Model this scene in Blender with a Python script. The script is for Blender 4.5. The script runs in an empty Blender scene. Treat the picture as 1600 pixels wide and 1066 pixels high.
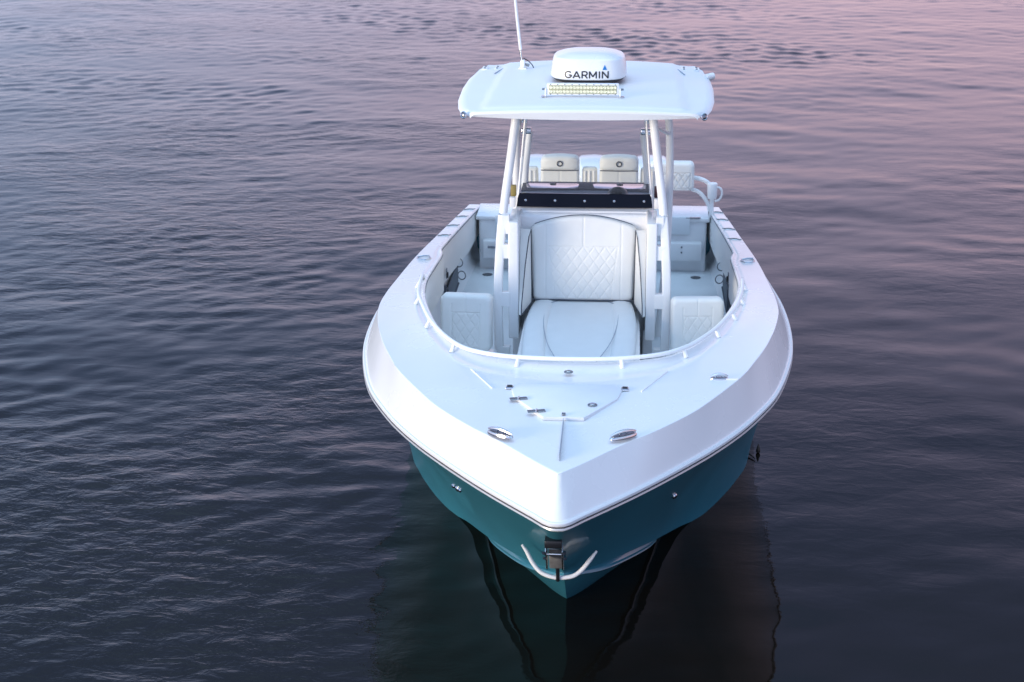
import bpy, bmesh, math, random
import numpy as np
from mathutils import Matrix, Vector

random.seed(7)
rng = np.random.default_rng(11)
S = bpy.context.scene
COL = S.collection

# ------------------------------------------------------------------ camera
def cam_rows(yaw, pitch, roll):
    cy, sy, cp, sp = math.cos(yaw), math.sin(yaw), math.cos(pitch), math.sin(pitch)
    fwd = np.array([sy * cp, cy * cp, -sp]); right = np.array([cy, -sy, 0.0]); up = np.cross(right, fwd)
    cr, sr = math.cos(roll), math.sin(roll)
    return cr * right + sr * up, -sr * right + cr * up, fwd
r_, u_, f_ = cam_rows(-0.0747992, 0.3348912, -0.0067071)
camd = bpy.data.cameras.new('camera')
camd.sensor_width = 36.0
camd.lens = 2503.8 / 1600.0 * 36.0
camd.clip_start = 0.1
camd.clip_end = 9000.0
camd.dof.use_dof = True
camd.dof.focus_distance = 12.3
camd.dof.aperture_fstop = 3.2
cam = bpy.data.objects.new('camera', camd)
mw = Matrix([[r_[0], u_[0], -f_[0], 0.3868], [r_[1], u_[1], -f_[1], -8.6071], [r_[2], u_[2], -f_[2], 5.5140], [0, 0, 0, 1]])
cam.matrix_world = mw
COL.objects.link(cam)
S.camera = cam

# ------------------------------------------------------------------ sky, sun, exposure
SUN_AZ = math.radians(-128.0)      # compass angle from +Y (clockwise): behind the camera, to its left
SUN_EL = math.radians(4.5)
w = bpy.data.worlds.new('World'); S.world = w; w.use_nodes = True
nt = w.node_tree; nt.nodes.clear()
N = lambda t, **k: (lambda n: [setattr(n, a, b) for a, b in k.items()] and n or n)(nt.nodes.new(t))
out = N('ShaderNodeOutputWorld'); bg = N('ShaderNodeBackground')
sky = N('ShaderNodeTexSky'); sky.sky_type = 'NISHITA'; sky.sun_disc = False
sky.sun_elevation = SUN_EL; sky.sun_rotation = SUN_AZ
sky.air_density = 1.2; sky.dust_density = .6; sky.ozone_density = 2.0
tc = N('ShaderNodeTexCoord'); sep = N('ShaderNodeSeparateXYZ')
nt.links.new(tc.outputs['Generated'], sep.inputs[0])
def sky_ramp(stops):
    r = N('ShaderNodeValToRGB'); c = r.color_ramp; c.interpolation = 'B_SPLINE'
    while len(c.elements) < len(stops): c.elements.new(.5)
    for e, (p, col) in zip(c.elements, stops): e.position = p; e.color = (*[q / 2.0 for q in col], 1)
    nt.links.new(sep.outputs['Z'], r.inputs[0]); return r
ZEN = (.86, 1.26, 1.66)
ramp_far = sky_ramp([(0.0, (1.02, .73, .87)), (.14, (1.27, .86, 1.10)), (.24, (1.10, .88, 1.24)), (.36, (.35, .40, .74)), (.54, (.11, .165, .37)), (.75, (.52, .80, 1.24)), (1.0, ZEN)])
ramp_side = sky_ramp([(0.0, (.60, .66, .90)), (.14, (.64, .72, 1.02)), (.24, (.58, .76, 1.16)), (.36, (.26, .38, .70)), (.54, (.11, .18, .37)), (.75, (.54, .83, 1.28)), (1.0, ZEN)])
# opposite the sunset the low sky is pink, elsewhere it stays blue; the sunset side is brighter
dsun = N('ShaderNodeVectorMath', operation='DOT_PRODUCT'); dsun.inputs[1].default_value = (math.sin(SUN_AZ), math.cos(SUN_AZ), 0)
nt.links.new(tc.outputs['Generated'], dsun.inputs[0])
anti = N('ShaderNodeMapRange', interpolation_type='SMOOTHSTEP'); anti.inputs[1].default_value = -.20; anti.inputs[2].default_value = -.90
nt.links.new(dsun.outputs['Value'], anti.inputs[0])
ramp = N('ShaderNodeMix', data_type='RGBA')
nt.links.new(anti.outputs[0], ramp.inputs['Factor']); nt.links.new(ramp_side.outputs[0], ramp.inputs['A']); nt.links.new(ramp_far.outputs[0], ramp.inputs['B'])
# thin evening clouds, pinker than the air between them
mp = N('ShaderNodeMapping'); mp.inputs['Scale'].default_value = (2.0, 2.0, 7.0)
cn = N('ShaderNodeTexNoise'); cn.inputs['Scale'].default_value = 1.6; cn.inputs['Detail'].default_value = 5
nt.links.new(tc.outputs['Generated'], mp.inputs[0]); nt.links.new(mp.outputs[0], cn.inputs['Vector'])
cm = N('ShaderNodeMapRange'); cm.inputs[1].default_value = .42; cm.inputs[2].default_value = .68
nt.links.new(cn.outputs[0], cm.inputs[0])
low = N('ShaderNodeMapRange'); low.inputs[1].default_value = .02; low.inputs[2].default_value = .40; low.inputs[3].default_value = .6; low.inputs[4].default_value = .05
nt.links.new(sep.outputs['Z'], low.inputs[0])
cmul = N('ShaderNodeMath', operation='MULTIPLY'); nt.links.new(cm.outputs[0], cmul.inputs[0]); nt.links.new(low.outputs[0], cmul.inputs[1])
cl = N('ShaderNodeMix', data_type='RGBA'); cl.inputs['B'].default_value = (1.55 / 2, 1.02 / 2, 1.18 / 2, 1)
cw = N('ShaderNodeMapRange'); cw.inputs[3].default_value = .3; nt.links.new(anti.outputs[0], cw.inputs[0])
cm2 = N('ShaderNodeMath', operation='MULTIPLY'); nt.links.new(cmul.outputs[0], cm2.inputs[0]); nt.links.new(cw.outputs[0], cm2.inputs[1])
nt.links.new(cm2.outputs[0], cl.inputs['Factor']); nt.links.new(ramp.outputs['Result'], cl.inputs['A'])
# physical sky on top: brighter round the place where the sun went down
bg2 = N('ShaderNodeBackground'); addsh = N('ShaderNodeAddShader')
nt.links.new(sky.outputs[0], bg2.inputs['Color']); bg2.inputs['Strength'].default_value = .02
side = N('ShaderNodeMapRange'); side.inputs[1].default_value = -1; side.inputs[2].default_value = 1; side.inputs[3].default_value = .68 * 2; side.inputs[4].default_value = 1.45 * 2
nt.links.new(dsun.outputs['Value'], side.inputs[0])
nt.links.new(cl.outputs['Result'], bg.inputs['Color']); nt.links.new(side.outputs[0], bg.inputs['Strength'])
nt.links.new(bg.outputs[0], addsh.inputs[0]); nt.links.new(bg2.outputs[0], addsh.inputs[1])
nt.links.new(addsh.outputs[0], out.inputs[0])

sl = bpy.data.lights.new('sun', 'SUN'); sl.energy = 3.2; sl.angle = math.radians(26); sl.color = (1.0, .85, .66)
so = bpy.data.objects.new('sun', sl); COL.objects.link(so)
sd = Vector((math.sin(SUN_AZ) * math.cos(SUN_EL), math.cos(SUN_AZ) * math.cos(SUN_EL), math.sin(SUN_EL)))
so.rotation_euler = sd.to_track_quat('Z', 'Y').to_euler()
S.view_settings.view_transform = 'Standard'; S.view_settings.look = 'None'
S.view_settings.exposure = 0.30; S.view_settings.gamma = 1.0
S.view_settings.use_curve_mapping = False

# ------------------------------------------------------------------ materials
def mat(name, col, rough=.4, metal=0.0, coat=0.0, noise=None, bump=None, spec=.5, alpha=None):
    m = bpy.data.materials.new(name); m.use_nodes = True
    t = m.node_tree; b = t.nodes['Principled BSDF']
    b.inputs['Base Color'].default_value = (*col, 1); b.inputs['Roughness'].default_value = rough
    b.inputs['Metallic'].default_value = metal; b.inputs['Coat Weight'].default_value = coat
    b.inputs['Coat Roughness'].default_value = .06; b.inputs['Specular IOR Level'].default_value = spec
    tcn = t.nodes.new('ShaderNodeTexCoord')
    if noise:                         # (scale, amount): faint uneven tone and gloss
        n = t.nodes.new('ShaderNodeTexNoise'); n.inputs['Scale'].default_value = noise[0]; n.inputs['Detail'].default_value = 6
        t.links.new(tcn.outputs['Object'], n.inputs['Vector'])
        mr = t.nodes.new('ShaderNodeMapRange'); mr.inputs[1].default_value = .3; mr.inputs[2].default_value = .7
        mr.inputs[3].default_value = 1 - noise[1]; mr.inputs[4].default_value = 1.0
        t.links.new(n.outputs[0], mr.inputs[0])
        vm = t.nodes.new('ShaderNodeVectorMath'); vm.operation = 'SCALE'; vm.inputs[0].default_value = col
        t.links.new(mr.outputs[0], vm.inputs['Scale']); t.links.new(vm.outputs[0], b.inputs['Base Color'])
        m2 = t.nodes.new('ShaderNodeMapRange'); m2.inputs[3].default_value = rough * .8; m2.inputs[4].default_value = min(1, rough * 1.25)
        t.links.new(n.outputs[0], m2.inputs[0]); t.links.new(m2.outputs[0], b.inputs['Roughness'])
    if bump:                          # (scale, distance)
        n = t.nodes.new('ShaderNodeTexNoise'); n.inputs['Scale'].default_value = bump[0]; n.inputs['Detail'].default_value = 3
        t.links.new(tcn.outputs['Object'], n.inputs['Vector'])
        bp = t.nodes.new('ShaderNodeBump'); bp.inputs['Distance'].default_value = bump[1]; bp.inputs['Strength'].default_value = .6
        t.links.new(n.outputs[0], bp.inputs['Height']); t.links.new(bp.outputs[0], b.inputs['Normal'])
    return m
GEL = mat('white_gelcoat', (.80, .80, .80), .26, coat=.3, noise=(2.2, .03), bump=(1.3, .003))
ROOFM = mat('roof_gelcoat', (.79, .795, .80), .42, noise=(2.0, .03))
NONSKID = mat('nonskid_deck', (.74, .755, .775), .5, noise=(3.0, .05), bump=(260, .0012))
LINER = mat('liner_gelcoat', (.80, .81, .82), .35, noise=(2.5, .05))
SOLE = mat('sole_nonskid', (.70, .735, .76), .55, noise=(3, .08), bump=(220, .0015))
TEAL = mat('teal_gelcoat', (.040, .205, .275), .30, coat=.25, noise=(1.3, .10))
RAILM = mat('rub_rail_vinyl', (.72, .72, .73), .35)
DARKSTRIP = mat('dark_insert', (.05, .04, .045), .4)
STEEL = mat('stainless_steel', (.62, .63, .65), .14, metal=1.0, noise=(30, .12))
STRIPM = mat('satin_strip', (.72, .72, .72), .38, metal=.5)
BRUSHED = mat('brushed_plate', (.42, .42, .42), .5, metal=.4, noise=(18, .4))
DSTEEL = mat('dark_steel', (.30, .31, .33), .25, metal=1.0, noise=(30, .2))  # darker, duller steel for hinges, bolts and small fittings
VINYL = mat('white_vinyl', (.78, .775, .74), .48, noise=(9, .04), bump=(420, .0006))
CREAM = mat('cream_vinyl', (.79, .775, .70), .5, noise=(9, .05), bump=(420, .0006))
SEATV = mat('pale_vinyl', (.70, .715, .72), .48, noise=(9, .04), bump=(420, .0006))
PIPE2 = mat('grey_piping', (.30, .34, .40), .5)
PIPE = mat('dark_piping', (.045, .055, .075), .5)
POWDER = mat('white_powder_coat', (.84, .84, .83), .32, noise=(6, .04))
BLACK = mat('black_plastic', (.012, .013, .016), .35)
NAVY = mat('black_acrylic', (.004, .006, .014), .4, spec=.12)
DASH = mat('dash_vinyl', (.020, .020, .032), .5)
DASHG = mat('grey_dash', (.16, .19, .25), .35)
MIRRORP = mat('glass_panel', (.66, .60, .62), .12, metal=.9)
LENS = mat('lamp_lens', (.77, .76, .54), .12, coat=.6)
LETTER = mat('black_lettering', (.012, .012, .014), .4)
BLUE = mat('blue_print', (.008, .18, .50), .4)
GREYP = mat('grey_pocket', (.10, .115, .14), .6, noise=(40, .2))
SEAM = mat('seam_sealant', (.30, .34, .40), .6)
AMBER = mat('tan_plastic', (.30, .23, .07), .4)
MAROON = mat('maroon_plastic', (.05, .008, .015), .4)
WOOD = mat('wet_wood', (.03, .022, .016), .5, noise=(60, .4))
WEED = mat('dark_weed', (.012, .012, .010), .6)
FOAM = mat('pale_speck', (.55, .52, .48), .6)
glass = bpy.data.materials.new('clear_glass'); glass.use_nodes = True
t = glass.node_tree; t.nodes.clear()
o_ = t.nodes.new('ShaderNodeOutputMaterial'); mx = t.nodes.new('ShaderNodeMixShader'); tr = t.nodes.new('ShaderNodeBsdfTransparent'); gl = t.nodes.new('ShaderNodeBsdfGlossy')
gl.inputs['Roughness'].default_value = .02; tr.inputs['Color'].default_value = (.93, .95, .96, 1)
fr = t.nodes.new('ShaderNodeFresnel'); fr.inputs['IOR'].default_value = 1.35
t.links.new(fr.outputs[0], mx.inputs[0]); t.links.new(tr.outputs[0], mx.inputs[1]); t.links.new(gl.outputs[0], mx.inputs[2]); t.links.new(mx.outputs[0], o_.inputs[0])
GLASS = glass

# ------------------------------------------------------------------ mesh helpers
class MB:
    def __init__(s): s.v = []; s.f = []; s.n = 0
    def add(s, v, f):
        v = np.asarray(v, float).reshape(-1, 3)
        s.v.append(v); s.f += [tuple(i + s.n for i in q) for q in f]; s.n += len(v); return s
    def build(s, name, m, parent=None, angle=32, **props):
        me = bpy.data.meshes.new(name)
        V = np.concatenate(s.v)
        base = np.zeros(3)
        me.from_pydata(V.tolist(), [], s.f); me.validate()
        bm = bmesh.new(); bm.from_mesh(me); bmesh.ops.recalc_face_normals(bm, faces=bm.faces[:]); bm.to_mesh(me); bm.free()
        me.materials.append(m); me.shade_smooth(); me.set_sharp_from_angle(angle=math.radians(angle))
        o = bpy.data.objects.new(name, me); COL.objects.link(o)
        if parent: o.parent = parent
        for k, v in props.items(): o[k] = v
        return o
def empty(name, loc=(0, 0, 0), parent=None, **props):
    o = bpy.data.objects.new(name, None); COL.objects.link(o); o.location = loc; o.empty_display_size = .2
    if parent: o.parent = parent
    for k, v in props.items(): o[k] = v
    return o
def box(c, s, bev=.006, seg=2, rot=None, taper=None):
    bm = bmesh.new(); bmesh.ops.create_cube(bm, size=1.0)
    for v in bm.verts:
        tp = 1.0 if taper is None or v.co.z < 0 else taper
        v.co = Vector((v.co.x * s[0] * tp, v.co.y * s[1] * (tp if taper else 1), v.co.z * s[2]))
    if bev > 0: bmesh.ops.bevel(bm, geom=bm.edges[:], offset=min(bev, min(s) * .49), segments=seg, profile=.5, affect='EDGES')
    if rot is not None: bmesh.ops.rotate(bm, cent=(0, 0, 0), matrix=rot, verts=bm.verts[:])
    bm.verts.index_update()
    v = [tuple(np.array(q.co) + np.array(c)) for q in bm.verts]; f = [[q.index for q in p.verts] for p in bm.faces]
    bm.free(); return v, f
def RX(a): return Matrix.Rotation(a, 3, 'X')
def RZ(a): return Matrix.Rotation(a, 3, 'Z')
def catmull(P, n, closed=False):
    P = np.asarray(P, float); d = np.r_[0, np.cumsum(np.maximum(np.linalg.norm(np.diff(P, axis=0), axis=1), 1e-9) ** .5)]
    m = np.empty_like(P)
    m[1:-1] = ((P[2:] - P[1:-1]) / (d[2:] - d[1:-1])[:, None] * (d[1:-1] - d[:-2])[:, None] + (P[1:-1] - P[:-2]) / (d[1:-1] - d[:-2])[:, None] * (d[2:] - d[1:-1])[:, None]) / (d[2:] - d[:-2])[:, None]
    m[0] = (P[1] - P[0]) / (d[1] - d[0]); m[-1] = (P[-1] - P[-2]) / (d[-1] - d[-2])
    q = np.linspace(0, d[-1], n); i = np.clip(np.searchsorted(d, q, 'right') - 1, 0, len(P) - 2)
    h = (d[i + 1] - d[i])[:, None]; t = ((q - d[i]) / (d[i + 1] - d[i]))[:, None]
    return (2*t**3-3*t**2+1)*P[i] + (t**3-2*t**2+t)*h*m[i] + (-2*t**3+3*t**2)*P[i+1] + (t**3-t**2)*h*m[i+1]
def tube(path, r, n=10, caps=True):
    P = np.asarray(path, float); K = len(P); R = np.broadcast_to(np.asarray(r, float), (K,))
    T = np.gradient(P, axis=0); T /= np.linalg.norm(T, axis=1)[:, None] + 1e-12
    a = np.array([0, 0, 1.0]) if abs(T[0][2]) < .9 else np.array([1.0, 0, 0])
    u = np.cross(T[0], a); u /= np.linalg.norm(u); V = []
    for k in range(K):
        u = u - T[k] * np.dot(u, T[k]); u /= np.linalg.norm(u); w2 = np.cross(T[k], u)
        th = np.linspace(0, 2 * math.pi, n, endpoint=False)
        V.append(P[k] + R[k] * (np.cos(th)[:, None] * u + np.sin(th)[:, None] * w2))
    F = [(k*n+i, k*n+(i+1) % n, (k+1)*n+(i+1) % n, (k+1)*n+i) for k in range(K-1) for i in range(n)]
    if caps: F += [tuple(range(n))[::-1], tuple((K-1)*n+i for i in range(n))]
    return np.concatenate(V), F
def lathe(prof, n=24, c=(0, 0, 0), ex=2.0, sx=1.0, sy=1.0):
    th = np.linspace(0, 2 * math.pi, n, endpoint=False)
    cx = np.sign(np.cos(th)) * abs(np.cos(th)) ** (2 / ex); sx_ = np.sign(np.sin(th)) * abs(np.sin(th)) ** (2 / ex)
    V = [np.c_[r * cx * sx, r * sx_ * sy, np.full(n, z)] + np.array(c) for r, z in prof]
    K = len(prof)
    F = [(k*n+i, k*n+(i+1) % n, (k+1)*n+(i+1) % n, (k+1)*n+i) for k in range(K-1) for i in range(n)]
    F += [tuple(range(n))[::-1], tuple((K-1)*n+i for i in range(n))]
    return np.concatenate(V), F
def loft(rows, closed=False):
    K, n = len(rows), len(rows[0]); V = np.concatenate([np.asarray(r, float) for r in rows]); nn = n if closed else n - 1
    return V, [(k*n+i, k*n+(i+1) % n, (k+1)*n+(i+1) % n, (k+1)*n+i) for k in range(K-1) for i in range(nn)]
def prism(poly, z0, z1, bev=0.0):
    n = len(poly)
    bm = bmesh.new(); bot = [bm.verts.new((x, y, z0)) for x, y in poly]; top = [bm.verts.new((x, y, z1)) for x, y in poly]
    bm.faces.new(bot[::-1]); ft = bm.faces.new(top)
    for i in range(n): bm.faces.new((bot[i], bot[(i+1) % n], top[(i+1) % n], top[i]))
    if bev: bmesh.ops.bevel(bm, geom=list(ft.edges), offset=bev, segments=2, profile=.5, affect='EDGES')
    bm.verts.index_update(); v = [tuple(q.co) for q in bm.verts]; f = [[q.index for q in p.verts] for p in bm.faces]; bm.free(); return v, f
def frame(v, O, U, V_, N_):
    v = np.asarray(v, float); return np.array(O) + v[:, :1] * np.array(U) + v[:, 1:2] * np.array(V_) + v[:, 2:3] * np.array(N_)
def ring(c, r, a, n=20, m=8, nrm=(0, 0, 1), sx=1.0, sy=1.0):
    nv = Vector(nrm).normalized(); q = nv.to_track_quat('Z', 'Y').to_matrix()
    V = []
    for i in range(n):
        th = 2 * math.pi * i / n
        for j in range(m):
            ph = 2 * math.pi * j / m; rr = r + a * math.cos(ph)
            V.append(np.array(q @ Vector((rr * math.cos(th) * sx, rr * math.sin(th) * sy, a * math.sin(ph)))) + np.array(c))
    F = [(i*m+j, ((i+1) % n)*m+j, ((i+1) % n)*m+(j+1) % m, i*m+(j+1) % m) for i in range(n) for j in range(m)]
    return V, F
def cushion(hw, H, T, rc=.05, r=.03, arch=0.0, hw_top=None, quilt=None, seams=(), nu=60, nv=50):
    """upholstered pad: x across, y up from 0, z outward; quilt=(halfwidth bottom, halfwidth top, y0, y1, cell x, cell y, depth)"""
    hh = H / 2; hw_top = hw_top or hw
    V = np.zeros((nv + 1, nu + 1, 3))
    for j in range(nv + 1):
        for i in range(nu + 1):
            a = 2 * i / nu - 1; b = 2 * j / nv - 1
            m = max(abs(a), abs(b), 1e-6)
            px, py = a / m * hw, b / m * hh
            cx, cy_ = math.copysign(hw - rc, px), math.copysign(hh - rc, py)
            if abs(px) > hw - rc and abs(py) > hh - rc:
                d = np.array([px - cx, py - cy_]); d *= rc / (np.linalg.norm(d) + 1e-9); px, py = cx + d[0], cy_ + d[1]
            px *= m; py *= m
            e = (1 - m) * min(hw, hh)
            k = min(e / r, 1.0); h = T - r + r * math.sqrt(max(0, 1 - (1 - k) ** 2))
            y = py + hh; fy = y / H
            x = px * (1 + (hw_top / hw - 1) * fy)
            yy = y + arch * fy * (1 - (px / hw) ** 2)
            if quilt:
                b0, b1, y0, y1, qa, qb, dp = quilt
                if y0 <= yy <= y1:
                    wv = b0 + (b1 - b0) * (yy - y0) / (y1 - y0)
                    if abs(x) <= wv:
                        p = x / qa + (yy - y1) / qb; q = x / qa - (yy - y1) / qb
                        g = min(abs(p - round(p)), abs(q - round(q))); edge = min(wv - abs(x), y1 - yy, yy - y0)
                        s = min(g / .11, 1.0); s = s * s * (3 - 2 * s); eb = min(edge / .012, 1)
                        h -= dp * (1 - s * eb)
            for (axis, pos, lo, hi, dep) in seams:
                dd, along = (abs(x - pos), yy) if axis == 'x' else (abs(yy - pos), x)
                if lo <= along <= hi: h -= dep * math.exp(-(dd / .006) ** 2)
            V[j, i] = (x, yy, h)
    G = V.reshape(-1, 3); W = nu + 1
    F = [(j*W+i, j*W+i+1, (j+1)*W+i+1, (j+1)*W+i) for j in range(nv) for i in range(nu)]
    border = [i for i in range(W)] + [j*W+nu for j in range(1, nv+1)] + [nv*W+i for i in range(nu-1, -1, -1)] + [j*W for j in range(nv-1, 0, -1)]
    B = G[border].copy(); B[:, 2] = 0; n0 = len(G); nb = len(border)
    F += [(border[i], border[(i+1) % nb], n0+(i+1) % nb, n0+i) for i in range(nb)] + [tuple(n0+i for i in range(nb))]
    return np.concatenate([G, B]), F
def put(name, vf, m, parent=None, **k):
    ang = k.pop('angle', 32); return MB().add(*vf).build(name, m, parent, ang, **k)
def xf(mesh_obj, parent, loc, name=None, rot=None):
    o = mesh_obj.copy(); COL.objects.link(o); o.parent = parent; o.location = loc
    if rot is not None: o.rotation_euler = rot
    return o

# ------------------------------------------------------------------ water: one sheet to the horizon
def axis(lo, hi, d0, d1):
    a = [lo]
    while a[-1] < hi: a.append(a[-1] + d0 + (d1 - d0) * (a[-1] - lo) / (hi - lo))
    a = np.array(a); g = np.cumsum(.3 * 1.45 ** np.arange(23))
    return np.r_[a[0] - g[::-1], a, a[-1] + g]
wx = axis(-28, 24, .075, .075); wy = axis(-7, 58, .05, .16)
X, Y = np.meshgrid(wx, wy)
def waves(n, lam0, lam1, ang, spread, slope):
    Z = np.zeros_like(X)
    for _ in range(n):
        lam = math.exp(rng.uniform(math.log(lam0), math.log(lam1))); k = 2 * math.pi / lam
        a = math.radians(ang) + rng.normal(0, math.radians(spread)); ph = rng.uniform(0, 6.28)
        A = slope * math.sqrt(2.0 / n) / k * rng.uniform(.6, 1.3)
        Z += A * np.sin(k * (X * math.cos(a) + Y * math.sin(a)) + ph)
    return Z
def smooth(a, b, x): t = np.clip((x - a) / (b - a), 0, 1); return t * t * (3 - 2 * t)
def blotch(n, lam0, lam1):
    Z = np.zeros_like(X)
    for _ in range(n):
        lam = rng.uniform(lam0, lam1); a = rng.uniform(0, 6.28); Z += np.sin(2*math.pi/lam*(X*math.cos(a)*.6+Y*math.sin(a))+rng.uniform(0, 6.28))
    return Z / math.sqrt(n / 2)
left = 1 - smooth(-3.0, 1.5, X + .12 * (Y - 5))
far = smooth(16, 27, Y)
patch = smooth(-.6, 1.4, blotch(14, 4, 14))
patch2 = smooth(-.5, 1.5, blotch(14, 3, 9))
A = waves(100, .20, .58, -56, 30, .066)
B = waves(36, .5, 2.0, -100, 26, .025)
C = waves(72, .27, .70, -85, 40, .115)
Dl = waves(16, 2.5, 7.0, -70, 30, .009)
calm = 1 - .30 * np.exp(-((X / 2.2) ** 2 + ((Y - 1.0) / 3.2) ** 2))
Z = (A * (.20 + .80 * left) * (.5 + .5 * patch) * (1 - .55 * far) + B * (.5 + .5 * patch2) + C * far * (.30 + .75 * patch) + Dl) * calm
Z *= (1 - smooth(40, 57, Y)) * smooth(-27, -22, X) * (1 - smooth(19, 23, X)) * smooth(-7, -5, Y)
me = bpy.data.meshes.new('water')
ny, nx = X.shape
idx = np.arange(nx * ny).reshape(ny, nx)
quads = np.stack([idx[:-1, :-1], idx[:-1, 1:], idx[1:, 1:], idx[1:, :-1]], -1).reshape(-1, 4)
me.vertices.add(nx * ny); me.vertices.foreach_set('co', np.stack([X, Y, Z], -1).astype(np.float32).ravel())
me.loops.add(quads.size); me.loops.foreach_set('vertex_index', quads.astype(np.int32).ravel())
me.polygons.add(len(quads)); me.polygons.foreach_set('loop_start', (np.arange(len(quads)) * 4).astype(np.int32))
me.update(calc_edges=True); me.shade_smooth()
WM = bpy.data.materials.new('river_water'); WM.use_nodes = True
t = WM.node_tree; b = t.nodes['Principled BSDF']
b.inputs['Base Color'].default_value = (.0074, .0053, .0034, 1); b.inputs['Roughness'].default_value = .03; b.inputs['IOR'].default_value = 1.333
tcw = t.nodes.new('ShaderNodeTexCoord')
mpw = t.nodes.new('ShaderNodeMapping'); mpw.inputs['Scale'].default_value = (.55, 1, 1); mpw.inputs['Rotation'].default_value = (0, 0, .25)
t.links.new(tcw.outputs['Object'], mpw.inputs[0])
n1 = t.nodes.new('ShaderNodeTexNoise'); n1.inputs['Scale'].default_value = 7.0; n1.inputs['Detail'].default_value = 4; n1.inputs['Roughness'].default_value = .55; n1.inputs['Distortion'].default_value = .4
t.links.new(mpw.outputs[0], n1.inputs['Vector'])
n2 = t.nodes.new('ShaderNodeTexNoise'); n2.inputs['Scale'].default_value = .22; n2.inputs['Detail'].default_value = 2     # wind patches
t.links.new(tcw.outputs['Object'], n2.inputs['Vector'])
mr = t.nodes.new('ShaderNodeMapRange'); mr.inputs[1].default_value = .38; mr.inputs[2].default_value = .62; mr.inputs[3].default_value = .12; mr.inputs[4].default_value = 1.0
t.links.new(n2.outputs[0], mr.inputs[0])
sx_ = t.nodes.new('ShaderNodeSeparateXYZ'); t.links.new(tcw.outputs['Object'], sx_.inputs[0])
mx_ = t.nodes.new('ShaderNodeMapRange'); mx_.interpolation_type = 'SMOOTHSTEP'; mx_.inputs[1].default_value = -2.5; mx_.inputs[2].default_value = 1.0; mx_.inputs[3].default_value = 1.0; mx_.inputs[4].default_value = .28
t.links.new(sx_.outputs['X'], mx_.inputs[0])
mm = t.nodes.new('ShaderNodeMath'); mm.operation = 'MULTIPLY'; t.links.new(mr.outputs[0], mm.inputs[0]); t.links.new(mx_.outputs[0], mm.inputs[1])
mh = t.nodes.new('ShaderNodeMath'); mh.operation = 'MULTIPLY'; t.links.new(n1.outputs[0], mh.inputs[0]); t.links.new(mm.outputs[0], mh.inputs[1])
bp = t.nodes.new('ShaderNodeBump'); bp.inputs['Distance'].default_value = .019; bp.inputs['Strength'].default_value = 1.0
t.links.new(mh.outputs[0], bp.inputs['Height']); t.links.new(bp.outputs[0], b.inputs['Normal'])
me.materials.append(WM)
water = bpy.data.objects.new('water', me); COL.objects.link(water); water['kind'] = 'structure'

# ------------------------------------------------------------------ boat: hull lines (X across, Y aft from the bow tip, Z above water)
boat = empty('motorboat', (0, 4.5, 0), label='white and teal centre console boat floating bow first on dark water', category='boat')
boat.location = (0, 0, 0)
zr = lambda y: np.interp(y, [0, 1, 2, 3, 5, 7, 9], [1.34, 1.35, 1.33, 1.29, 1.16, 1.0, .85])
_zy = [0, .3, .8, 1.2, 1.8, 2.4, 3, 3.5, 4.1, 4.8, 5.8, 7, 8, 9.1]; _zz = [1.605, 1.62, 1.65, 1.66, 1.66, 1.65, 1.62, 1.57, 1.50, 1.42, 1.32, 1.20, 1.10, .995]
zd = lambda y: np.interp(y, _zy, _zz)
railxy = [(0, 0), (.045, .008), (.15, .125), (.27, .26), (.41, .42), (.50, .53), (.60, .655), (.74, .84), (.90, 1.06), (1.04, 1.29), (1.19, 1.56), (1.325, 1.86), (1.43, 2.12), (1.51, 2.40), (1.585, 2.74), (1.65, 3.1), (1.70, 3.52), (1.73, 4.0), (1.74, 4.45), (1.735, 4.9), (1.70, 5.6), (1.62, 7), (1.56, 8), (1.49, 9.0)]
NS = 120
def fair(c, f=1.0):
    """fair a half curve that is mirrored at its start, keeping the nose tight"""
    m = np.concatenate([(c * np.array([-1, 1, 1]))[::-1][:-1], c]); k = int(22 * f); g = np.exp(-np.linspace(-2.4, 2.4, 2 * k + 1) ** 2); g /= g.sum()
    p = np.concatenate([np.repeat(m[:1], k, 0), m, np.repeat(m[-1:], k, 0)])
    o = np.stack([np.convolve(p[:, i], g, 'valid') for i in range(3)], 1)[len(c) - 1:]
    d = np.r_[0, np.cumsum(np.linalg.norm(np.diff(c, axis=0), axis=1))][:, None]
    a = np.clip((d - .15) / .5, 0, 1) * np.clip((d[-1] - d) / .4, 0, 1); o = c + (o - c) * a; o[:, 2] = zr(o[:, 1]); return o
rail = fair(catmull([(x, y, zr(y)) for x, y in railxy], 400))
def samp(curve, n):
    d = np.r_[0, np.cumsum(np.linalg.norm(np.diff(curve, axis=0), axis=1))]
    q = np.linspace(0, 1, n) ** 1.15 * d[-1]
    return np.stack([np.interp(q, d, curve[:, k]) for k in range(3)], 1)
rail = samp(rail, NS)
crxy = [(0, .17), (.13, .305), (.41, .62), (.57, .775), (.83, 1.10), (.99, 1.38), (1.2, 1.81), (1.295, 2.09), (1.385, 2.38), (1.45, 2.65), (1.505, 2.92), (1.585, 3.5), (1.612, 4.1), (1.612, 4.65), (1.59, 5.76), (1.525, 7.0), (1.47, 8), (1.405, 9.0)]
crease = samp(catmull([(x, y, zd(y)) for x, y in crxy], 400), NS)
inxy = [(0, 1.98), (.25, 1.985), (.45, 2.03), (.66, 2.12), (.86, 2.36), (1.03, 2.80), (1.17, 3.36), (1.27, 3.9), (1.32, 4.3), (1.35, 4.7), (1.355, 5.3), (1.36, 5.9), (1.395, 6.15), (1.385, 6.6), (1.36, 7.25), (1.31, 8.3), (1.28, 8.85), (1.27, 9.0)]
inner = samp(catmull([(x, y, zd(y)) for x, y in inxy], 400), NS)
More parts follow.
